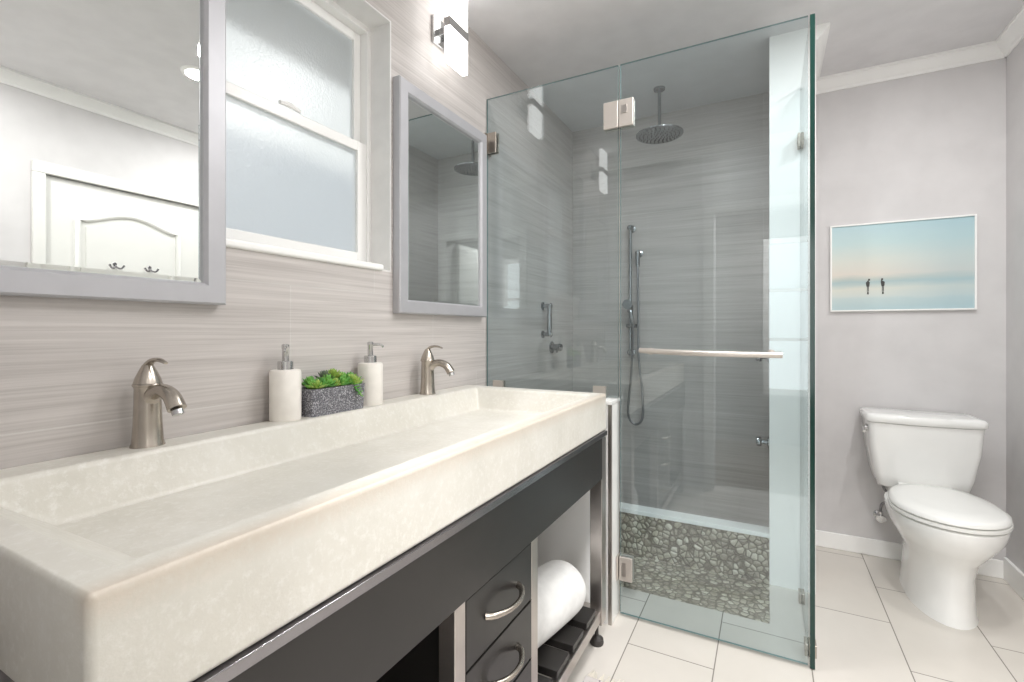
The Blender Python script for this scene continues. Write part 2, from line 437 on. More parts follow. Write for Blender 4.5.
bm = bmesh.new()
for a in ((YR - 0.12, WY0, -0.05, CEIL), (WY1, 3.2, -0.05, CEIL), (WY0, WY1, -0.05, WZ0), (WY0, WY1, WZ1, CEIL)):
    add_box(bm, -0.15, 0.0, *a)
struct('wall_left', bm, 'tile_y', 'striated grey tile wall behind the sink', smooth=False)
struct('wall_shower', box(0, PX0, YB, 3.2, -0.05, CEIL), 'tile_x', 'tiled end wall inside the shower', smooth=False, cat='wall')
struct('wall_back', box(PX1, 2.5, YB, 3.2, -0.05, CEIL), 'paint', 'grey painted wall behind the toilet', smooth=False)
bm = bmesh.new(); fs = add_box(bm, PX0, PX1, PY, 3.2, -0.0, CEIL)
fs[5].material_index = 1; fs[3].material_index = 2
struct('wall_partition', bm, ['white', 'tile_y', 'paint'], 'white end of the partition between shower and toilet', smooth=False, cat='wall')
struct('wall_alcove', box(XA, 2.5, 2.16, YB, -0.0, CEIL), 'paint', 'grey painted wall beside the toilet', smooth=False, cat='wall')
DY0, DY1, DZ = 1.125, 1.945, 2.01                       # closed door in the right wall
bm = bmesh.new()
for a in ((YR, DY0, 0, CEIL), (DY1, 2.16, 0, CEIL), (DY0, DY1, DZ, CEIL)): add_box(bm, XR, 2.5, *a)
struct('wall_right', bm, 'paint', 'grey painted wall around the closed white door', smooth=False)
OX0, OX1 = 0.815, 1.60                                  # doorway the photograph is taken from
bm = bmesh.new()
for a in ((-0.15, OX0), (OX1, 2.5)): add_box(bm, a[0], a[1], YR - 0.12, YR, 0, CEIL)
add_box(bm, OX0, OX1, YR - 0.12, YR, DZ, CEIL)
struct('wall_rear', bm, 'paint', 'grey painted wall around the open doorway', smooth=False)
# hall beyond the doorway
bm = bmesh.new()
add_box(bm, 0.0, 0.1, -1.7, YR - 0.12, 0, CEIL); add_box(bm, 2.4, 2.5, -1.7, YR - 0.12, 0, CEIL)
for a in ((0.0, 1.12, 0, CEIL), (2.0, 2.5, 0, CEIL), (1.12, 2.0, 0, 0.5), (1.12, 2.0, 2.1, CEIL)): add_box(bm, a[0], a[1], -1.8, -1.7, a[2], a[3])
struct('wall_hall', bm, 'hall', 'hall walls beyond the doorway', smooth=False, cat='wall')
struct('floor_hall', box(0.0, 2.5, -1.8, YR - 0.12, -0.08, 0), 'hallfloor', 'hall floor beyond the doorway', cat='floor')
struct('ceiling_hall', box(0.0, 2.5, -1.8, YR - 0.12, CEIL, CEIL + 0.08), 'ceiling', 'hall ceiling', cat='ceiling')

# pony wall under the fixed pane: tiled, with pale stone cap and metal edged end
bm = bmesh.new(); fs = add_box(bm, 0, 0.606, 1.850, 1.966, 0, 0.865); fs[2].material_index = 1
struct('wall_pony', bm, ['tile_x', 'white'], 'low wall under the fixed glass pane', smooth=False, cat='wall')
struct('trim_1', box(0.0, 0.622, 1.845, 1.970, 0.8655, 0.880), 'white', 'pale stone cap of the low wall', cat='trim', bevel=0.002)
struct('trim_2', box(0.6065, 0.620, 1.8585, 1.9575, 0, 0.8645), 'white', 'white end strip of the low wall', cat='trim', bevel=0.002)
bm = bmesh.new(); add_box(bm, 0.6065, 0.621, 1.850, 1.8580, 0, 0.8645); add_box(bm, 0.6065, 0.621, 1.9580, 1.966, 0, 0.8645)
struct('trim_3', bm, 'steel', 'metal edging at the end of the low wall', cat='trim', bevel=0.001)

# pebble faced kerb in front of the shower tub
struct('tub_kerb', box(0, PX0, 2.506, 2.585, -0.08, 0.205), 'pebble', 'pebble faced kerb of the sunken shower tub', cat='kerb', smooth=False)
struct('trim_4', box(0, PX0, 2.500, 2.588, 0.2055, 0.226), 'white', 'white stone cap on the pebble kerb', cat='trim', bevel=0.002)
struct('floor_tub', box(0, PX0, 2.585, YB, -0.08, 0.02), 'tile_x', 'tub floor behind the pebble kerb', cat='floor')

# crown moulding, baseboards
CR = [(0, 0), (0, -0.066), (0.008, -0.066), (0.012, -0.056), (0.020, -0.050), (0.040, -0.022), (0.046, -0.014), (0.054, -0.012), (0.054, 0)]
def crown(name, axis, wall, sign, a, b, label):
    prof = [(wall + sign * u, CEIL + v) for u, v in CR]
    struct(name, extrude(prof, axis, a, b), 'white', label, cat='trim', smooth=False)
crown('trim_5', 'X', YB, -1, PX1, XA, 'white crown moulding above the toilet')
crown('trim_6', 'Y', XA, -1, 2.16 - 0.054, YB, 'white crown moulding on the wall beside the toilet')
crown('trim_7', 'Y', PX1, 1, PY, YB, 'white crown moulding on the toilet side of the partition')
crown('trim_8', 'Y', XR, -1, YR, 2.16, 'white crown moulding above the closed door')
crown('trim_9', 'X', YR, 1, 0.0, XR, 'white crown moulding above the open doorway')
crown('trim_10', 'X', 2.16, -1, XA - 0.054, XR, 'white crown moulding on the corner return')
def baseb(name, x0, x1, y0, y1, h, label):
    struct(name, box(x0, x1, y0, y1, 0, h), 'white', label, cat='baseboard', bevel=0.004)
baseb('baseboard_back', PX1, XA, YB - 0.012, YB, 0.084, 'white baseboard behind the toilet')
baseb('baseboard_alcove', XA - 0.014, XA, 2.16, YB - 0.012, 0.105, 'white baseboard beside the toilet')
baseb('baseboard_right', XR - 0.014, XR, YR + 0.016, DY0 - 0.06, 0.105, 'white baseboard before the closed door')

# doorway casing
bm = bmesh.new()
add_box(bm, OX0 - 0.07, OX0, YR, YR + 0.015, 0, DZ); add_box(bm, OX1, OX1 + 0.07, YR, YR + 0.015, 0, DZ)
add_box(bm, OX0 - 0.07, OX1 + 0.07, YR, YR + 0.015, DZ, DZ + 0.07)
struct('trim_11', bm, 'white', 'white casing of the open doorway', cat='trim', bevel=0.003)
w2 = thing('window_added', 'white window added in the hall wall for frontal light', 'window'); w2['kind'] = 'structure'  # window added to let frontal fill in and reflect in the shower glass
bm = bmesh.new()
for a in ((1.12, 1.17, 0.5, 2.1), (1.95, 2.0, 0.5, 2.1), (1.17, 1.95, 0.5, 0.56), (1.17, 1.95, 2.04, 2.1), (1.545, 1.575, 0.56, 2.04), (1.17, 1.545, 1.05, 1.08), (1.575, 1.95, 1.05, 1.08), (1.17, 1.545, 1.55, 1.58), (1.575, 1.95, 1.55, 1.58)):
    add_box(bm, a[0], a[1], -1.76, -1.72, a[2], a[3])
obj('window_frame', bm, 'vinyl', w2)
# open door leaf standing in the hall side
d2 = thing('door_2', 'white panelled door standing open into the hall', 'door', (1.59, -0.06, 0), 0); d2['kind'] = 'structure'
obj('door_leaf', box(-0.035, 0, -0.78, 0, 0.01, 2.0), 'door', d2, bevel=0.003)

# closed door with arched panel (seen in the big mirror)
d1 = thing('door_1', 'closed white door with arched panel', 'door', (0, 0, 0)); d1['kind'] = 'structure'
obj('door_leaf', box(XR + 0.012, XR + 0.05, DY0 + 0.003, DY1 - 0.003, 0.01, DZ - 0.003), 'door', d1, bevel=0.002)
bm = bmesh.new()
for a in ((DY0 - 0.055, DY0, 0, DZ), (DY1, DY1 + 0.055, 0, DZ), (DY0 - 0.055, DY1 + 0.055, DZ, DZ + 0.062)): add_box(bm, XR - 0.018, XR + 0.012, *a)
obj('door_casing', bm, 'door', d1, bevel=0.004)
def arch(y0, y1, zb, zs, zt, n=14):
    pts = [(y0, zb), (y1, zb), (y1, zs)]
    for i in range(1, n):
        t = i / n; y = y1 + (y0 - y1) * t
        s = 0.5 - 0.5 * math.cos(2 * PI * t); pts.append((y, zs + (zt - zs) * s ** 0.8))
    pts.append((y0, zs)); return pts
for zb, zs, zt in ((0.93, 1.79, 1.86), (0.18, 0.74, 0.741)):
    pts = arch(1.27, 1.80, zb, zs, zt)
    bm = bmesh.new(); path = [(XR + 0.012, y, z) for y, z in pts]
    add_tube(bm, path + [path[0]], 0.017, 10, smooth=False, up=(1, 0, 0))
    inner = [(1.535 + (y - 1.535) * 0.86, (zb + zt) / 2 + (z - (zb + zt) / 2) * 0.92) for y, z in pts]
    add_extrude(bm, inner, 'X', XR + 0.005, XR + 0.013)
    obj('door_panel', bm, 'door', d1, angle=50)
bm = lathe([(0.026, 0), (0.026, 0.006), (0.010, 0.010), (0.010, 0.03), (0.024, 0.038), (0.028, 0.055), (0.018, 0.068), (0, 0.07)], (0, 0, 0), 'X', 24)
for v in bm.verts: v.co = Vector((XR + 0.012 - v.co.x, 1.895 + v.co.y, 0.95 + v.co.z))
obj('door_knob', bm, 'nickel', d1)
hk = thing('robe_hook', 'double robe hook on the closed door, nearer its hinges', 'hook', (XR + 0.0115, 1.445, 1.545))
obj('backplate', lathe([(0.016, 0), (0.016, -0.004), (0.010, -0.007), (0, -0.008)], (0, 0, 0.012), 'X', 20), 'dark_steel', hk)
for s in (-1, 1):
    obj('prong', tube([(-0.005, 0, 0.006), (-0.025, s * 0.010, -0.012), (-0.030, s * 0.026, -0.012), (-0.032, s * 0.038, 0.006)], [0.005, 0.005, 0.005, 0.006], 8), 'dark_steel', hk)
dup(hk, (XR + 0.0115, 1.630, 1.545), 'double robe hook on the closed door, nearer the latch side')

# ------------------------------------------------------------------ window
w1 = thing('window_1', 'frosted sash window in the tiled wall', 'window'); w1['kind'] = 'structure'
bm = bmesh.new()                                         # lining of the reveal
t = 0.006
add_box(bm, -0.088, 0.001, WY0, WY0 + t, WZ0, WZ1); add_box(bm, -0.088, 0.001, WY1 - t, WY1, WZ0, WZ1)
add_box(bm, -0.088, 0.001, WY0 + t, WY1 - t, WZ1 - t, WZ1)
obj('reveal_lining', bm, 'reveal', w1)
obj('window_sill', box(-0.088, 0.012, WY0 + t, WY1 - 0.045, WZ0, WZ0 + 0.022), 'white', w1, bevel=0.008, seg=4)
obj('sill_end', box(-0.088, 0.001, WY1 - 0.0445, WY1 - t, WZ0, WZ0 + 0.006), 'reveal', w1)
FX = -0.088
def ring(bm, x0, x1, y0, y1, z0, z1, wy, wzb, wzt):
    add_box(bm, x0, x1, y0, y0 + wy, z0, z1); add_box(bm, x0, x1, y1 - wy, y1, z0, z1)
    add_box(bm, x0, x1, y0 + wy, y1 - wy, z0, z0 + wzb); add_box(bm, x0, x1, y0 + wy, y1 - wy, z1 - wzt, z1)
bm = bmesh.new(); ring(bm, FX - 0.06, FX, WY0, WY1, WZ0, WZ1, 0.022, 0.02, 0.026)
obj('window_frame', bm, 'vinyl', w1, bevel=0.003)
bm = bmesh.new(); ring(bm, FX - 0.058, FX - 0.034, WY0 + 0.022, WY1 - 0.022, 1.785, WZ1 - 0.026, 0.030, 0.032, 0.032)
su = obj('upper_sash', bm, 'vinyl', w1, bevel=0.003)
obj('pane', box(FX - 0.048, FX - 0.044, WY0 + 0.05, WY1 - 0.05, 1.815, WZ1 - 0.056), 'frost', su)
bm = bmesh.new(); ring(bm, FX - 0.030, FX - 0.006, WY0 + 0.022, WY1 - 0.022, WZ0 + 0.02, 1.815, 0.040, 0.048, 0.034)
sl = obj('lower_sash', bm, 'vinyl', w1, bevel=0.003)
obj('pane', box(FX - 0.020, FX - 0.016, WY0 + 0.06, WY1 - 0.06, WZ0 + 0.066, 1.783), 'frost', sl)
lk = tube([(FX - 0.004, 0.92, 1.822), (FX - 0.004, 0.955, 1.826), (FX - 0.004, 0.99, 1.820)], [0.006, 0.009, 0.005], 8)
obj('sash_lock', lk, 'vinyl', w1)
# outside
struct('ground', box(-6.5, -0.16, -4, 7, -0.4, -0.3), 'ground', 'ground outside the window')
struct('eave', box(-0.80, -0.155, -0.5, 2.6, 2.42, 2.50), 'eave', 'roof eave above the window', cat='eave')
struct('wall_garden', box(-3.3, -3.15, -3.0, 9, -0.3, 3.0), 'fence', 'blue grey garden wall outside the window', cat='wall')

# ------------------------------------------------------------------ mirrors
def make_mirror(yc, label):
    h, wd = 0.828, 0.588; z0 = 1.218
    r = thing('wall_mirror', label, 'mirror', (0, yc, z0), 0, 'silver framed mirrors above the sink')
    bm = bmesh.new(); fw = 0.048
    # mitred frame profile swept around
    prof = [(0.001, 0), (0.030, 0), (0.034, 0.004), (0.034, fw - 0.006), (0.027, fw), (0.001, fw)]
    cor = [(-wd / 2, 0, 1, 1), (wd / 2, 0, -1, 1), (wd / 2, h, -1, -1), (-wd / 2, h, 1, -1)]
    rings = [[bm.verts.new((px, y + sy * o_, z + sz * o_)) for px, o_ in prof] for y, z, sy, sz in cor]
    for i in range(4):
        a, b = rings[i], rings[(i + 1) % 4]
        for k in range(len(prof)):
            bm.faces.new((a[k], a[(k + 1) % 6], b[(k + 1) % 6], b[k]))
    obj('frame', bm, 'silver', r, smooth=False)
    y0, y1, za, zb = -wd / 2 + fw - 0.004, wd / 2 - fw + 0.004, fw - 0.004, h - fw + 0.004
    bv = 0.014
    bm = bmesh.new()
    o_ = [bm.verts.new((0.0200, y, z)) for y, z in ((y0, za), (y1, za), (y1, zb), (y0, zb))]
    i_ = [bm.verts.new((0.0225, y, z)) for y, z in ((y0 + bv, za + bv), (y1 - bv, za + bv), (y1 - bv, zb - bv), (y0 + bv, zb - bv))]
    bk = [bm.verts.new((0.004, y, z)) for y, z in ((y0, za), (y1, za), (y1, zb), (y0, zb))]
    for k in range(4):
        j = (k + 1) % 4
        bm.faces.new((o_[k], o_[j], i_[j], i_[k])); bm.faces.new((bk[k], bk[j], o_[j], o_[k]))
    bm.faces.new(i_); bm.faces.new(bk[::-1])
    obj('mirror_glass', bm, 'mirror', r, smooth=False)
    return r
make_mirror(1.590, 'silver framed mirror between the window and the shower glass')
make_mirror(0.395, 'silver framed mirror reflecting the white door')

# ------------------------------------------------------------------ sconces
def make_sconce(yc, label):
    r = thing('wall_sconce', label, 'wall lamp', (0, yc, 2.338), 0, 'wall lamps above the mirrors')
    obj('backplate', box(0.0005, 0.012, -0.055, 0.055, -0.055, 0.055), 'chrome', r, bevel=0.003)
    obj('arm', box(0.012, 0.0655, -0.022, 0.022, -0.014, 0.014), 'chrome', r, bevel=0.002)
    bm = bmesh.new(); add_box(bm, 0.0660, 0.0955, -0.065, 0.065, -0.017, 0.017)
    obj('band', bm, 'chrome', r, bevel=0.002)
    for s in (-1, 1):
        z0, z1 = (0.0175, 0.152) if s > 0 else (-0.152, -0.0175)
        obj('lamp_shade', box(0.067, 0.0935, -0.064, 0.064, z0, z1), 'shade', r, bevel=0.004)
    return r
make_sconce(1.570, 'lit white glass wall lamp above the mirror next to the shower')
make_sconce(0.385, 'lit white glass wall lamp above the mirror farther from the shower')
for i, (x, y, p) in enumerate(LAMPS):  # all fixtures but the first are added along with their fill lamps
    lab = ['recessed ceiling light in front of the closed door', 'added ceiling fill light between doorway and closed door',
           'added ceiling fill light where the toilet alcove begins', 'added ceiling fill light for the shower, just outside its door'][i]
    r = thing('ceiling_light', lab, 'ceiling light', (x, y, CEIL), 0, 'recessed ceiling lights')
    bm = bmesh.new()
    prof = [(0.062, -0.010), (0.078, -0.006), (0.080, 0.0), (0.060, 0.0)]
    n = 32; rg = [[bm.verts.new((a * math.cos(2 * PI * k / n), a * math.sin(2 * PI * k / n), h)) for k in range(n)] for a, h in prof]
    for a in range(4):
        for k in range(n): bm.faces.new((rg[a][k], rg[a][(k + 1) % n], rg[(a + 1) % 4][(k + 1) % n], rg[(a + 1) % 4][k]))
    obj('trim_ring', bm, 'white', r)
    obj('lens', lathe([(0.060, -0.008), (0.060, -0.001)], (0, 0, 0), 'Z', 32), 'lens', r)

# ------------------------------------------------------------------ sink
def make_sink():
    X0, X1, Y0, Y1, ZT, ZB = 0.002, 0.629, 0.200, 1.755, 0.9228, 0.786
    bm = bmesh.new()
    def quad(z, a, b, c, d): return [bm.verts.new(p) for p in ((a, c, z), (b, c, z), (b, d, z), (a, d, z))]
    ob = quad(ZB, X0, X1, Y0, Y1); ot = quad(ZT, X0, X1, Y0, Y1)
    it = quad(ZT, 0.098, 0.592, 0.240, 1.690)
    ib = [bm.verts.new(p) for p in ((0.128, 0.345, 0.838), (0.572, 0.345, 0.846), (0.572, 1.655, 0.846), (0.128, 1.655, 0.838))]
    for a, b in ((ob, ot), (ot, it), (it, ib)):
        for k in range(4):
            j = (k + 1) % 4; bm.faces.new((a[k], a[j], b[j], b[k]))
    bm.faces.new(ob[::-1]); bm.faces.new(ib)
    o = obj('trough_sink', bm, 'concrete', None, bevel=0.009, seg=3)
    tag(o, 'long cream concrete trough sink on the black vanity', 'sink')
    return o
make_sink()

# ------------------------------------------------------------------ vanity
van = thing('vanity', 'black and stainless vanity with drawers and slatted shelf under the sink', 'vanity')
FXV = 0.630
def post(y0, y1, x0=FXV - 0.045, x1=FXV - 0.006, z0=0.085, z1=0.62):
    return obj('post', box(x0, x1, y0, y1, z0, z1), 'steel', van, bevel=0.002)
post(1.695, 1.745, x1=FXV, z1=0.765); post(0.215, 0.262)
post(0.775, 0.813); post(1.121, 1.158)
for y0, y1 in ((1.695, 1.745), (0.215, 0.262)): post(y0, y1, 0.03, 0.075, z1=0.76)
obj('apron_panel', box(FXV - 0.018, FXV + 0.002, 0.205, 1.694, 0.620, 0.768), 'black', van, bevel=0.0015)
obj('top_rail', box(FXV - 0.045, FXV + 0.004, 0.205, 1.750, 0.7685, 0.7855), 'dark_steel', van, bevel=0.0015)
obj('top_rail', box(0.02, 0.06, 0.205, 1.750, 0.7605, 0.7855), 'dark_steel', van)
for y in (0.205, 1.725): obj('side_rail', box(0.06, FXV - 0.0455, y, y + 0.025, 0.762, 0.7855), 'dark_steel', van)
# drawer box
obj('cabinet_side', box(0.05, FXV - 0.046, 0.796, 0.812, 0.165, 0.755), 'black', van)
obj('cabinet_side', box(0.05, FXV - 0.046, 1.122, 1.138, 0.165, 0.755), 'black', van)
obj('cabinet_back', box(0.05, 0.062, 0.8125, 1.1215, 0.165, 0.755), 'inside', van)
for k in range(3):
    z1 = 0.6120 - k * 0.1500; z0 = z1 - 0.1445
    bm = bmesh.new(); add_box(bm, FXV - 0.024, FXV - 0.006, 0.8150, 1.1190, z0, z1)
    add_box(bm, 0.08, FXV - 0.024, 0.83, 1.104, z0 + 0.01, z1 - 0.02)
    d = obj('drawer', bm, 'black', van, bevel=0.0015)
    zc = (z0 + z1) / 2; yc = 0.968
    pts = [(FXV - 0.008, yc - 0.074, zc), (FXV + 0.010, yc - 0.062, zc + 0.000), (FXV + 0.026, yc - 0.030, zc), (FXV + 0.030, yc, zc), (FXV + 0.026, yc + 0.030, zc), (FXV + 0.010, yc + 0.062, zc), (FXV - 0.008, yc + 0.074, zc)]
    obj('handle', tube(pts, [0.0085, 0.0075, 0.006, 0.0055, 0.006, 0.0075, 0.0085], 12), 'nickel', d)
# lower frame with black slats
for a in ((FXV - 0.030, FXV - 0.006, 0.262, 0.7745), (FXV - 0.030, FXV - 0.006, 0.8135, 1.1205), (FXV - 0.030, FXV - 0.006, 1.1585, 1.6945), (0.035, 0.060, 0.262, 1.6945)):
    obj('bottom_rail', box(a[0], a[1], a[2], a[3], 0.095, 0.135), 'steel', van, bevel=0.002)
for y in (0.22, 1.70): obj('bottom_rail', box(0.0755, FXV - 0.0455, y, y + 0.035, 0.095, 0.135), 'steel', van, bevel=0.002)
ys = [0.30 + 0.122 * k for k in range(4)] + [1.175 + 0.130 * k for k in range(4)]
for y in ys:
    obj('shelf_slat', box(0.040, FXV - 0.012, y, y + 0.098, 0.136, 0.160), 'black', van, bevel=0.002)
for x, y in ((0.602, 1.722), (0.055, 1.722), (0.602, 0.238), (0.055, 0.238)):
    obj('levelling_foot', lathe([(0.024, 0.0), (0.026, 0.006), (0.024, 0.020), (0.012, 0.026), (0.007, 0.030), (0.007, 0.086)], (x, y, 0), 'Z', 20), 'rubber', van)

# rolled white towel on the shelf
def make_towel():
    bm = bmesh.new(); rings = []; n = 40; R = 0.094; L = 0.40
    for (y, k) in ((-L, 0.86), (-L + 0.012, 0.96), (-L + 0.05, 1.0), (-L / 2, 1.01), (-0.06, 1.0), (-0.015, 0.97), (0, 0.86), (0.004, 0.70)):
        ring_ = []
        for i in range(n):
            a = 2 * PI * i / n
            rr = R * k * (1 + 0.018 * math.sin(3 * a + y * 9) + 0.03 * max(0, math.sin(a)))
            x, z = rr * 1.02 * math.cos(a), rr * math.sin(a)
            z = max(z, -R * 0.93)
            ring_.append(bm.verts.new((x, y, z + R * 0.93)))
        rings.append(ring_)
    for a, b in zip(rings, rings[1:]):
        for i in range(n): bm.faces.new((a[i], a[(i + 1) % n], b[(i + 1) % n], b[i]))
    bm.faces.new(rings[0]); bm.faces.new(rings[-1])
    o = obj('rolled_towel', bm, 'towel', None, angle=60, subsurf=1)
    o.location = (0.524, 1.615, 0.1605); o.rotation_euler = (0, 0, -math.radians(12))
    tag(o, 'rolled white bath towel on the slatted shelf of the vanity', 'towel')
make_towel()

# ------------------------------------------------------------------ faucets
def make_faucet(y, label, rz=0):
    r = thing('faucet', label, 'faucet', (0.052, y, 0.9228), 0, 'brushed nickel faucets at the back of the sink')
    obj('body', lathe([(0.0295, 0.0), (0.0295, 0.004), (0.027, 0.010), (0.0245, 0.05), (0.0232, 0.09), (0.0228, 0.118), (0.0245, 0.1225)], (0, 0, 0), 'Z', 36), 'nickel', r)
    obj('collar', lathe([(0.0255, 0.123), (0.0262, 0.1255), (0.0245, 0.128)], (0, 0, 0), 'Z', 36), 'nickel', r)
    bm = bmesh.new()
    add_lathe(bm, [(0.0244, 0.1285), (0.0220, 0.138), (0.0150, 0.154), (0.0095, 0.165), (0.0, 0.169)], (0, 0, 0), 'Z', 32)
    obj('cap', bm, 'nickel', r)
    # flat lever rising out of the cap and sweeping forward
    obj('lever', tube([(-0.006, 0, 0.152), (0.002, 0, 0.166), (0.018, 0, 0.175), (0.038, 0, 0.176), (0.058, 0, 0.170)], [0.010, 0.0095, 0.0085, 0.007, 0.004], 14, up=(0, 0, 1), flat=0.55), 'nickel', r)
    sp = obj('spout', tube([(0.006, 0, 0.088), (0.020, 0, 0.108), (0.046, 0, 0.116), (0.074, 0, 0.106), (0.092, 0, 0.082)], [0.018, 0.0165, 0.0150, 0.0158, 0.0175], 20, flat=0.86, up=(0, 0, 1)), 'nickel', r)
    r.rotation_euler.z = math.radians(rz)
    a = lathe([(0.0105, 0), (0.0105, 0.009)], (0, 0, 0), 'Z', 20)
    bmesh.ops.rotate(a, verts=a.verts[:], cent=(0, 0, 0), matrix=Matrix.Rotation(math.radians(-25), 3, 'Y'))
    bmesh.ops.translate(a, verts=a.verts[:], vec=(0.0960, 0, 0.071))
    obj('aerator', a, 'chrome', sp)
    return r
f1 = make_faucet(0.516, 'brushed nickel faucet below the mirror that reflects the white door', 5)
make_faucet(1.425, 'brushed nickel faucet near the shower glass end of the sink', 14)

# ------------------------------------------------------------------ soap dispensers
def make_dispenser(y, rz, label):
    r = thing('soap_dispenser', label, 'soap dispenser', (0.046, y, 0.9228), rz, 'white soap dispensers beside the planter')
    obj('bottle', lathe([(0.036, 0.0), (0.0385, 0.004), (0.0385, 0.124), (0.0365, 0.131), (0.033, 0.133)], (0, 0, 0), 'Z', 40), 'bottle', r)
    obj('collar', lathe([(0.0195, 0.1332), (0.0195, 0.153), (0.018, 0.155)], (0, 0, 0), 'Z', 28), 'chrome', r)
    obj('pump', lathe([(0.0085, 0.155), (0.0085, 0.186), (0.0095, 0.188), (0.0095, 0.197), (0.007, 0.199)], (0, 0, 0), 'Z', 24), 'chrome', r)
    obj('nozzle', tube([(0, 0, 0.190), (0.022, 0, 0.190), (0.036, 0, 0.187), (0.040, 0, 0.181)], [0.005, 0.0042, 0.0036, 0.003], 10), 'chrome', r)
    return r
make_dispenser(0.836, math.radians(-40), 'white soap pump bottle beside the planter, farther from the shower glass')
make_dispenser(1.141, math.radians(35), 'white soap pump bottle beside the planter, nearer the shower glass')

# ------------------------------------------------------------------ planter
pl = thing('succulent_planter', 'speckled grey stone planter with green succulents between the soap pumps', 'planter', (0.052, 0.981, 0.9228))
bm = bmesh.new()
a = rrect(-0.034, 0.034, -0.094, 0.094, 0.008, 0.0); b = rrect(-0.038, 0.038, -0.098, 0.098, 0.008, 0.076)
c = rrect(-0.031, 0.031, -0.091, 0.091, 0.006, 0.076); d = rrect(-0.031, 0.031, -0.091, 0.091, 0.006, 0.060)
add_loft(bm, [a, b, c, d]); obj('pot', bm, 'granite', pl)
obj('soil', box(-0.030, 0.030, -0.090, 0.090, 0.061, 0.068), 'soil', pl)
def leaf(bm, base, d, up, L, W, T):
    d = d.normalized(); s = d.cross(up).normalized(); n = s.cross(d).normalized()
    secs = []
    for t, k in ((0, 0.45), (0.3, 0.9), (0.6, 1.0), (0.85, 0.6), (1.0, 0.06)):
        cc = base + d * (L * t) + n * (L * 0.22 * t * t)
        secs.append([cc + s * (W * k * math.cos(2 * PI * i / 6)) + n * (T * k * math.sin(2 * PI * i / 6)) for i in range(6)])
    add_loft(bm, secs)
def rosette(x, y, z, R, mat, layers=4, n0=8):
    bm = bmesh.new(); cc = Vector((x, y, z))
    for l in range(layers):
        el = math.radians(14 + l * 21); n = max(4, n0 - l)
        for k in range(n):
            a = 2 * PI * (k + 0.5 * (l % 2)) / n + random.uniform(-.15, .15)
            d = Vector((math.cos(a) * math.cos(el), math.sin(a) * math.cos(el), math.sin(el)))
            leaf(bm, cc + Vector((0, 0, 0.003 * l)), d, Vector((0, 0, 1)), R * (1 - 0.14 * l) * random.uniform(.85, 1.1), R * 0.19, R * 0.09)
    obj('succulent', bm, mat, pl, angle=60)
for (x, y, z, R, m_) in ((0.012, -0.070, 0.074, 0.030, 'leaf'), (-0.012, -0.062, 0.078, 0.032, 'leaf'), (0.016, -0.045, 0.076, 0.030, 'leaf'), (0.004, -0.018, 0.080, 0.032, 'leaf'),
                         (-0.014, -0.010, 0.092, 0.030, 'leaf2'), (-0.002, 0.010, 0.096, 0.030, 'leaf3'), (0.014, 0.030, 0.078, 0.030, 'leaf'),
                         (-0.008, 0.048, 0.082, 0.032, 'leaf'), (0.020, 0.058, 0.074, 0.034, 'leaf3'), (0.002, 0.070, 0.080, 0.034, 'leaf'), (0.018, 0.072, 0.070, 0.026, 'leaf')):
    rosette(x, y, z, R * 1.06, m_)
for k in range(7): rosette(0.026 - 0.004 * (k % 2), -0.072 + 0.0225 * k, 0.076, 0.026, 'leaf' if k % 3 else 'leaf3')
bm = bmesh.new()                                    # a trailing stem over the pot edge
for k in range(12):
    t_ = k / 11; p = Vector((0.034 + 0.010 * t_, 0.052 + 0.012 * t_, 0.078 - 0.032 * t_))
    a = k * 2.2; leaf(bm, p, Vector((0.6, math.cos(a), 0.5 * math.sin(a) - 0.2)), Vector((0, 0, 1)), 0.015, 0.004, 0.002)
obj('trailing_stem', bm, 'leaf', pl, angle=60)

# ------------------------------------------------------------------ shower glass
def pane_box(x0, x1, y0, y1, z0, z1, edge='glass_edge_light'):
    bm = bmesh.new(); add_box(bm, x0, x1, y0, y1, z0, z1, 0)
    ar = sorted(bm.faces, key=lambda f: -f.calc_area())
    for f in ar[2:]: f.material_index = 1
    return bm
T = 0.005
ZG = 2.2359
fp = thing('fixed_glass_pane', 'fixed shower glass pane on the low wall beside the mirror', 'glass pane', (0, GY, 0))
o = obj('pane', pane_box(0.003, 0.6235, -T, T, 0.884, ZG), ['glass', 'glass_edge_light'], fp, smooth=False)
def clip(parent, name, x0, x1, z0, z1, y0=-0.017, y1=0.017, bev=0.003):
    return obj(name, box(x0, x1, y0, y1, z0, z1), 'nickel', parent, bevel=bev)
bmw = bmesh.new(); add_box(bmw, 0.0005, 0.008, -0.030, 0.030, 1.978, 2.072); add_box(bmw, 0.008, 0.058, -0.016, -T - 0.0005, 1.978, 2.072); add_box(bmw, 0.008, 0.058, T + 0.0005, 0.016, 1.978, 2.072)
obj('wall_bracket', bmw, 'nickel', fp, bevel=0.002)
for x0 in (0.040, 0.520):
    bmw = bmesh.new()
    add_box(bmw, x0, x0 + 0.055, -0.014, -T - 0.0005, 0.8805, 0.928); add_box(bmw, x0, x0 + 0.055, T + 0.0005, 0.014, 0.8805, 0.928)
    obj('clamp', bmw, 'satin', fp, bevel=0.0015)
dr = thing('shower_door', 'hinged frameless glass shower door with towel bar', 'shower door', (0, GY, 0))
pn = obj('pane', pane_box(0.633, 1.283, -T, T, 0.012, ZG), ['glass', 'glass_edge_light'], dr, smooth=False)
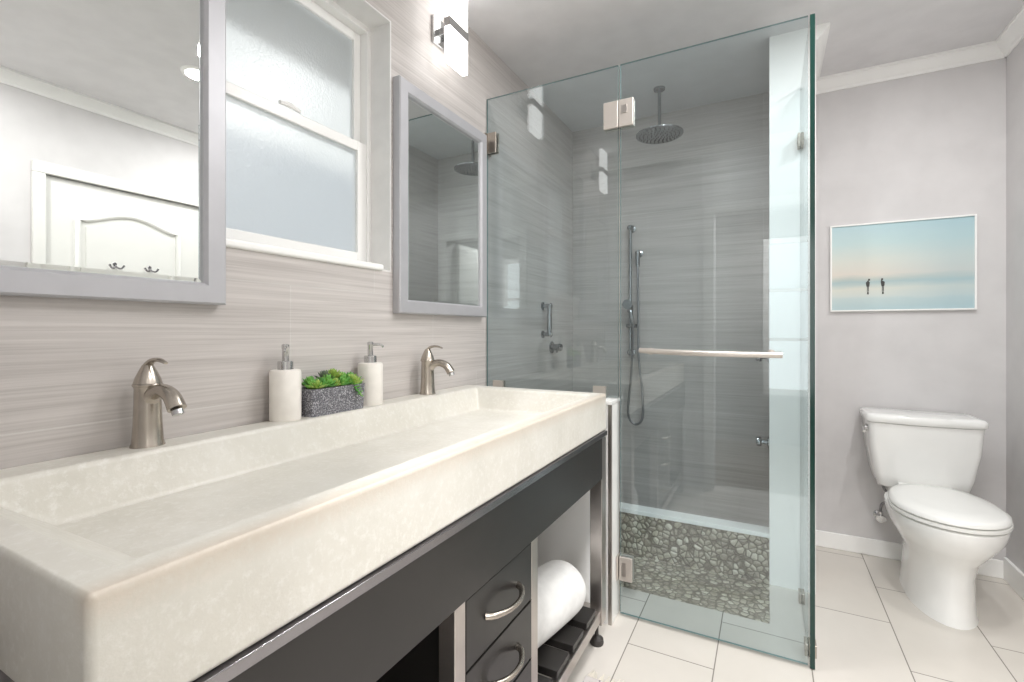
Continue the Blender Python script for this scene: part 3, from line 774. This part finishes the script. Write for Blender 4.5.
# upper hinge: two square plates clasping both panes
bmw = bmesh.new()
for ys_ in ((-0.018, -T - 0.0005), (T + 0.0005, 0.018)):
    add_box(bmw, 0.566, 0.626, ys_[0], ys_[1], 1.978, 2.088); add_box(bmw, 0.6285, 0.688, ys_[0], ys_[1], 1.978, 2.088)
h = obj('hinge', bmw, 'satin', dr, bevel=0.003)
obj('hinge_pin', box(0.640, 0.664, -0.0205, -0.0182, 2.030, 2.064), 'steel', h, bevel=0.001)
bmw = bmesh.new()
add_box(bmw, 0.6215, 0.629, -0.026, 0.026, 0.150, 0.246)
for ys_ in ((-0.018, -T - 0.0005), (T + 0.0005, 0.018)): add_box(bmw, 0.631, 0.684, ys_[0], ys_[1], 0.150, 0.246)
h = obj('hinge', bmw, 'satin', dr, bevel=0.003)
obj('hinge_pin', box(0.642, 0.660, -0.0205, -0.0182, 0.170, 0.226), 'steel', h, bevel=0.001)
bar = obj('towel_bar', tube([(0.722, -0.052, 1.080), (0.84, -0.066, 1.076), (0.965, -0.072, 1.074), (1.09, -0.066, 1.073), (1.205, -0.052, 1.073)], [0.0105] * 5, 16), 'satin', dr)
for x in (0.755, 1.172):
    obj('standoff', lathe([(0.014, 0), (0.014, 0.006), (0.008, 0.008), (0.008, 0.052)], (x, -T - 0.0005 - 0.0, 1.076), 'Y', 18), 'satin', bar).scale = (1, 1, 1)
for ch in [c_ for c_ in bpy.data.objects if c_.parent == bar]:
    for v in ch.data.vertices: v.co.y = -(T + 0.0005) - (v.co.y + T + 0.0005)
rp = thing('return_glass_pane', 'narrow fixed glass pane between the shower door and the partition', 'glass pane', (1.295, 0, 0))
obj('pane', pane_box(-0.0065, 0.0085, GY - 0.006, PY - 0.001, 0.004, ZG), ['glass', 'glass_edge'], rp, smooth=False)
for z0, z1, y0, y1 in ((1.96, 2.02, 2.440, 2.4900), (0.0005, 0.045, 2.37, 2.42), (0.0005, 0.045, 2.00, 2.05)):
    bmw = bmesh.new(); add_box(bmw, -0.018, -0.0068, y0, y1, z0, z1); add_box(bmw, 0.0088, 0.019, y0, y1, z0, z1)
    obj('clamp', bmw, 'nickel', rp, bevel=0.002)

# ------------------------------------------------------------------ shower fittings
sh = thing('rain_shower_head', 'round rain shower head hanging from the shower ceiling', 'shower head', (0.632, 2.735, CEIL))
obj('flange', lathe([(0.012, -0.014), (0.030, -0.010), (0.032, 0.0)], (0, 0, 0), 'Z', 28), 'fitting', sh)
obj('arm', lathe([(0.009, -0.235), (0.009, -0.013)], (0, 0, 0), 'Z', 16), 'fitting', sh)
hd = obj('spray_head', lathe([(0.118, -0.262), (0.126, -0.258), (0.127, -0.252), (0.110, -0.246), (0.030, -0.242), (0.020, -0.228), (0.010, -0.226)], (0, 0, 0), 'Z', 48), 'fitting', sh)
bm = bmesh.new()
for rr, n in ((0.020, 6), (0.042, 12), (0.064, 18), (0.086, 24), (0.106, 28)):
    for k in range(n):
        a = 2 * PI * k / n; add_lathe(bm, [(0.0022, -0.2655), (0.0034, -0.2615)], (rr * math.cos(a), rr * math.sin(a), 0), 'Z', 6)
obj('nozzles', bm, 'rubber', hd)['kind'] = 'stuff'

hs = thing('hand_shower', 'hand shower with hose on a vertical slide bar', 'hand shower', (0.400, YB, 0))
obj('slide_bar', tube([(0, -0.045, 1.000), (0, -0.045, 1.815)], 0.0105, 16, smooth=False), 'fitting', hs)
for z in (1.020, 1.800):
    bm = lathe([(0.024, 0.0005), (0.024, 0.008), (0.013, 0.012), (0.013, 0.055), (0.017, 0.060), (0.012, 0.066)], (0, 0, 0), 'Y', 20)
    for v in bm.verts: v.co = Vector((v.co.x, -v.co.y, z + v.co.z))
    obj('bar_mount', bm, 'fitting', hs)
bm = bmesh.new(); add_lathe(bm, [(0.019, 1.270), (0.019, 1.315)], (0, -0.045, 0), 'Z', 18); add_tube(bm, [(-0.045, -0.058, 1.325), (0.012, -0.062, 1.292)], 0.009, 10, smooth=False)
obj('slider', bm, 'fitting', hs)
bm = bmesh.new(); add_tube(bm, [(-0.01, -0.075, 1.305), (0.012, -0.085, 1.270), (0.024, -0.080, 1.200)], [0.011, 0.012, 0.010], 14)
hb = lathe([(0.016, 0), (0.028, 0.012), (0.030, 0.026)], (0, 0, 0), 'Y', 24)
for v in hb.verts: v.co = Vector((v.co.x - 0.006, -0.078 - v.co.y, v.co.z + 1.318))
me_ = bpy.data.meshes.new('t'); hb.to_mesh(me_); hb.free(); bm.from_mesh(me_); bpy.data.meshes.remove(me_)
obj('handset', bm, 'fitting', hs)
bm = bmesh.new(); add_tube(bm, [(-0.022, -0.055, 1.186), (0.042, -0.055, 1.186)], 0.012, 12, smooth=False)
obj('bar_clamp', bm, 'fitting', hs)
bm = lathe([(0.024, 0.0005), (0.024, 0.008), (0.013, 0.012), (0.013, 0.050)], (0, 0, 0), 'Y', 20)
for v in bm.verts: v.co = Vector((0.045 + v.co.x, -v.co.y, 1.640 + v.co.z))
add_tube(bm, [(0.045, -0.042, 1.650), (0.045, -0.042, 1.555)], [0.016, 0.012], 14, smooth=False)
obj('water_outlet', bm, 'fitting', hs)
obj('hose', tube([(0.045, -0.042, 1.556), (0.048, -0.045, 1.30), (0.052, -0.050, 1.00), (0.075, -0.055, 0.78), (0.078, -0.060, 0.62), (0.035, -0.065, 0.575), (-0.008, -0.068, 0.64), (0.010, -0.072, 0.86), (0.024, -0.078, 1.10), (0.024, -0.080, 1.202)], 0.0075, 10), 'hose', hs)

gb = thing('grab_handle', 'short vertical grab handle on the shower side wall', 'grab handle', (0, 2.565, 0))
obj('grip', tube([(0.045, 0, 1.135), (0.045, 0, 1.300)], 0.015, 16, smooth=False), 'fitting', gb)
for z in (1.135, 1.300):
    obj('mount', lathe([(0.022, 0.0005), (0.022, 0.008), (0.012, 0.012), (0.012, 0.046), (0.018, 0.052), (0.012, 0.060)], (0, 0, z), 'X', 20), 'fitting', gb)
vv = thing('shower_valve', 'lever shower valve on the shower side wall below the grab handle', 'valve', (0, 2.70, 1.055))
obj('escutcheon', lathe([(0.036, 0.0005), (0.036, 0.006), (0.024, 0.012)], (0, 0, 0), 'X', 28), 'fitting', vv)
obj('valve_body', lathe([(0.020, 0.012), (0.020, 0.048), (0.024, 0.052), (0.020, 0.066)], (0, 0, 0), 'X', 24), 'fitting', vv)
obj('lever', tube([(0.056, 0, 0), (0.062, -0.030, -0.008), (0.060, -0.062, -0.026)], [0.009, 0.007, 0.005], 10), 'fitting', vv)
def knob(z, label):
    k = thing('stop_valve', label, 'valve', (PX0, 2.72, z), 0, 'valves on the partition')
    for nm, pr in (('escutcheon', [(0.028, 0.0005), (0.028, 0.006), (0.018, 0.010)]), ('stem', [(0.011, 0.010), (0.011, 0.034)]), ('knob_cap', [(0.022, 0.034), (0.024, 0.040), (0.022, 0.056), (0.012, 0.060)])):
        bm = lathe(pr, (0, 0, 0), 'X', 22)
        for v in bm.verts: v.co.x = -v.co.x
        obj(nm, bm, 'fitting', k)
knob(1.025, 'round chrome shower valve on the partition, at towel bar height')
knob(0.600, 'round chrome shower valve low on the partition')

# ------------------------------------------------------------------ toilet
TX = 1.794; BX = 0.015
to = thing('toilet', 'white two piece toilet against the grey wall', 'toilet', (TX, 2.72, 0)); VX, VY = 1.662 - TX, YB - 2.72
def egg(yb, yf, hw, z, n=48, pinch=0.0):
    """plan outline (local to the toilet): straight-ish back at yb, round nose at yf"""
    pts = []
    L = yb - yf; yc = yf + L * 0.46
    for i in range(n):
        a = 2 * PI * i / n; c_, s_ = math.cos(a), math.sin(a)
        if s_ < 0: x = hw * c_; y = yc + (yc - yf) * s_
        else:
            e = 3.0; x = hw * (abs(c_) ** (2 / e)) * (1 if c_ > 0 else -1) * (1 - pinch * s_); y = yc + (yb - yc) * (abs(s_) ** (2 / e))
        pts.append((x + BX, y, z))
    return pts
bm = bmesh.new()
B = [egg(0.24, -0.262, 0.112, 0.0), egg(0.24, -0.258, 0.108, 0.02), egg(0.23, -0.250, 0.104, 0.08), egg(0.22, -0.248, 0.103, 0.17),
     egg(0.22, -0.262, 0.118, 0.235), egg(0.22, -0.315, 0.150, 0.290), egg(0.20, -0.356, 0.177, 0.345), egg(0.18, -0.366, 0.184, 0.385), egg(0.18, -0.366, 0.184, 0.400), egg(0.17, -0.350, 0.170, 0.404)]
add_loft(bm, B); obj('bowl', bm, 'ceramic', to, angle=60)
bm = loft([rrect(-0.095, 0.115, 0.10, 0.325, 0.03, 0.30), rrect(-0.118, 0.130, 0.095, 0.33, 0.03, 0.36), rrect(-0.122, 0.140, 0.095, 0.33, 0.03, 0.405), rrect(-0.118, 0.135, 0.10, 0.325, 0.03, 0.412)])
obj('deck', bm, 'ceramic', to, angle=60)
bm = loft([egg(0.115, -0.345, 0.168, 0.4045, pinch=0.12), egg(0.120, -0.352, 0.174, 0.4085, pinch=0.12), egg(0.127, -0.366, 0.186, 0.410, pinch=0.12), egg(0.127, -0.366, 0.186, 0.422, pinch=0.12), egg(0.115, -0.345, 0.168, 0.4235, pinch=0.12)])
obj('seat', bm, 'seatplastic', to, angle=60)
bm = loft([egg(0.115, -0.342, 0.166, 0.424, pinch=0.14), egg(0.118, -0.346, 0.170, 0.4275, pinch=0.14), egg(0.127, -0.364, 0.184, 0.4285, pinch=0.14), egg(0.127, -0.363, 0.183, 0.440, pinch=0.14), egg(0.118, -0.346, 0.168, 0.449, pinch=0.14), egg(0.09, -0.27, 0.12, 0.4535, pinch=0.14), egg(0.04, -0.15, 0.04, 0.455, pinch=0.14)])
obj('seat_lid', bm, 'seatplastic', to, angle=60)
for x in (-0.07, 0.07): obj('seat_hinge', tube([(x - 0.025, 0.112, 0.436), (x + 0.025, 0.112, 0.436)], 0.013, 12, smooth=False), 'seatplastic', to)
def bowed(x, yf, yb, bow, r, z, n=10):
    """rounded tank plan with a gently bowed front"""
    pts = []
    for i in range(n + 1):
        t_ = -1 + 2 * i / n; pts.append((t_ * (x - r), yf + bow * t_ * t_, z))
    for (cx, cy, a0) in ((x - r, yf + bow + r, -PI / 2), (x - r, yb - r, 0), (-x + r, yb - r, PI / 2), (-x + r, yf + bow + r, PI)):
        for i in range(1, 6):
            a = a0 + PI / 2 * i / 6; pts.append((cx + r * math.cos(a), cy + r * math.sin(a), z))
    return pts
bm = loft([bowed(0.150, 0.125, 0.318, 0.012, 0.03, 0.4135), bowed(0.168, 0.110, 0.320, 0.012, 0.03, 0.428), bowed(0.182, 0.103, 0.322, 0.014, 0.03, 0.48), bowed(0.201, 0.085, 0.325, 0.018, 0.03, 0.60), bowed(0.210, 0.078, 0.327, 0.018, 0.03, 0.722)])
tk = obj('tank', bm, 'ceramic', to, angle=60)
bm = loft([bowed(0.212, 0.074, 0.328, 0.018, 0.03, 0.724), bowed(0.218, 0.068, 0.330, 0.018, 0.03, 0.730), bowed(0.219, 0.067, 0.330, 0.018, 0.03, 0.750), bowed(0.213, 0.073, 0.328, 0.018, 0.03, 0.761), bowed(0.19, 0.095, 0.31, 0.018, 0.03, 0.765)])
obj('tank_lid', bm, 'ceramic', to, angle=50)
bm = bmesh.new()
hb = lathe([(0.017, 0.0), (0.017, 0.010), (0.010, 0.014)], (0, 0, 0), 'X', 18)
for v in hb.verts: v.co = Vector((-0.209 - v.co.x, 0.140 + v.co.y, 0.690 + v.co.z))
me_ = bpy.data.meshes.new('t'); hb.to_mesh(me_); hb.free(); bm.from_mesh(me_); bpy.data.meshes.remove(me_)
add_tube(bm, [(-0.224, 0.146, 0.690), (-0.228, 0.110, 0.688), (-0.228, 0.078, 0.680)], [0.007, 0.006, 0.007], 10)
obj('flush_lever', bm, 'chrome', to)
sv = thing('supply_valve', 'chrome water supply valve at the wall behind the toilet', 'valve', (1.662, YB, 0.215))
bm = lathe([(0.022, 0.0005), (0.020, 0.006), (0.009, 0.010), (0.009, 0.055)], (0, 0, 0), 'Y', 20)
for v in bm.verts: v.co.y = -v.co.y
add_tube(bm, [(0, -0.050, -0.022), (0, -0.050, 0.032)], 0.011, 12, smooth=False)
obj('valve_body', bm, 'chrome', sv)
bm = lathe([(0.016, 0.055), (0.018, 0.060), (0.016, 0.074)], (0, 0, 0), 'Y', 16)
for v in bm.verts: v.co.y = -v.co.y; v.co.x *= 1.4
obj('valve_handle', bm, 'chrome', sv)
P_ = [(0, -0.050, 0.034), (0.010, -0.055, 0.075), (0.055, -0.075, 0.095), (0.060, -0.095, 0.130), (0.010, -0.115, 0.155), (-0.005, -0.120, 0.200)]
obj('supply_hose', tube([(x + VX, y + VY, z + 0.215) for x, y, z in P_], 0.006, 10), 'hose', to)
obj('hose_nut', lathe([(0.018, 0.186), (0.019, 0.190), (0.017, 0.1975)], (VX - 0.005, VY - 0.120, 0.215), 'Z', 16), 'seatplastic', to)

# ------------------------------------------------------------------ framed print
ar = thing('framed_print', 'white framed beach print on the wall above the toilet', 'picture', (1.745, YB, 1.483))
bm = bmesh.new(); W2, H2, fw = 0.2905, 0.226, 0.007
prof = [(0.0005, 0), (0.020, 0), (0.020, fw), (0.014, fw), (0.0005, fw)]
cor = [(-W2, -H2, 1, 1), (W2, -H2, -1, 1), (W2, H2, -1, -1), (-W2, H2, 1, -1)]
rings = [[bm.verts.new((x + sx_ * o_, -d_, z + sz * o_)) for d_, o_ in prof] for x, z, sx_, sz in cor]
for i in range(4):
    a, b = rings[i], rings[(i + 1) % 4]
    for k in range(5): bm.faces.new((a[k], a[(k + 1) % 5], b[(k + 1) % 5], b[k]))
obj('frame', bm, 'white', ar, smooth=False)
pr = obj('print', box(-W2 + fw - 0.002, W2 - fw + 0.002, -0.012, -0.002, -H2 + fw - 0.002, H2 - fw + 0.002), 'art', ar)
for x, lean in ((-0.128, 0.004), (-0.066, -0.004)):
    bm = bmesh.new(); y = -0.0125; z = -0.100
    def flat(pts): 
        bm_pts = [bm.verts.new((x + a, y, z + b)) for a, b in pts]; f = bm.faces.new(bm_pts)
        ex = bmesh.ops.extrude_face_region(bm, geom=[f])
        for v in [e for e in ex['geom'] if isinstance(e, bmesh.types.BMVert)]: v.co.y += 0.0004
    flat([(-0.006, 0.000), (0.006, 0.000), (0.008, 0.022), (-0.004 + lean, 0.032), (-0.009, 0.020)])
    flat([(-0.004 + lean, 0.030), (0.005 + lean, 0.030), (0.005 + lean, 0.040), (-0.003 + lean, 0.040)])
    flat([(-0.004, -0.026), (-0.001, -0.026), (-0.0005, 0.0), (-0.004, 0.0)])
    flat([(0.001, -0.026), (0.004, -0.026), (0.004, 0.0), (0.0005, 0.0)])
    flat([(-0.004, -0.040), (0.004, -0.040), (0.003, -0.027), (-0.003, -0.027)])
    obj('printed_figure', bm, 'ink', pr, smooth=False)

# ------------------------------------------------------------------ rug
rg = thing('bath_rug', 'grey and cream patterned rug with fringe on the floor by the vanity', 'rug', (0, 0, 0))
obj('rug_field', box(0.625, 1.16, 0.78, 1.535, 0.0005, 0.009), 'rug', rg, bevel=0.003)
bm = bmesh.new()
for k in range(95):
    x = 0.628 + 0.53 * k / 94 
    for y0, s in ((1.533, 1), (0.782, -1)):
        j = random.uniform(-.006, .006)
        add_tube(bm, [(x, y0, 0.006), (x + j, y0 + s * 0.02, 0.004), (x + 2 * j, y0 + s * random.uniform(0.034, 0.044), 0.0025)], [0.002, 0.002, 0.0012], 5, smooth=False)
obj('fringe', bm, 'fringe', rg)['kind'] = 'stuff'
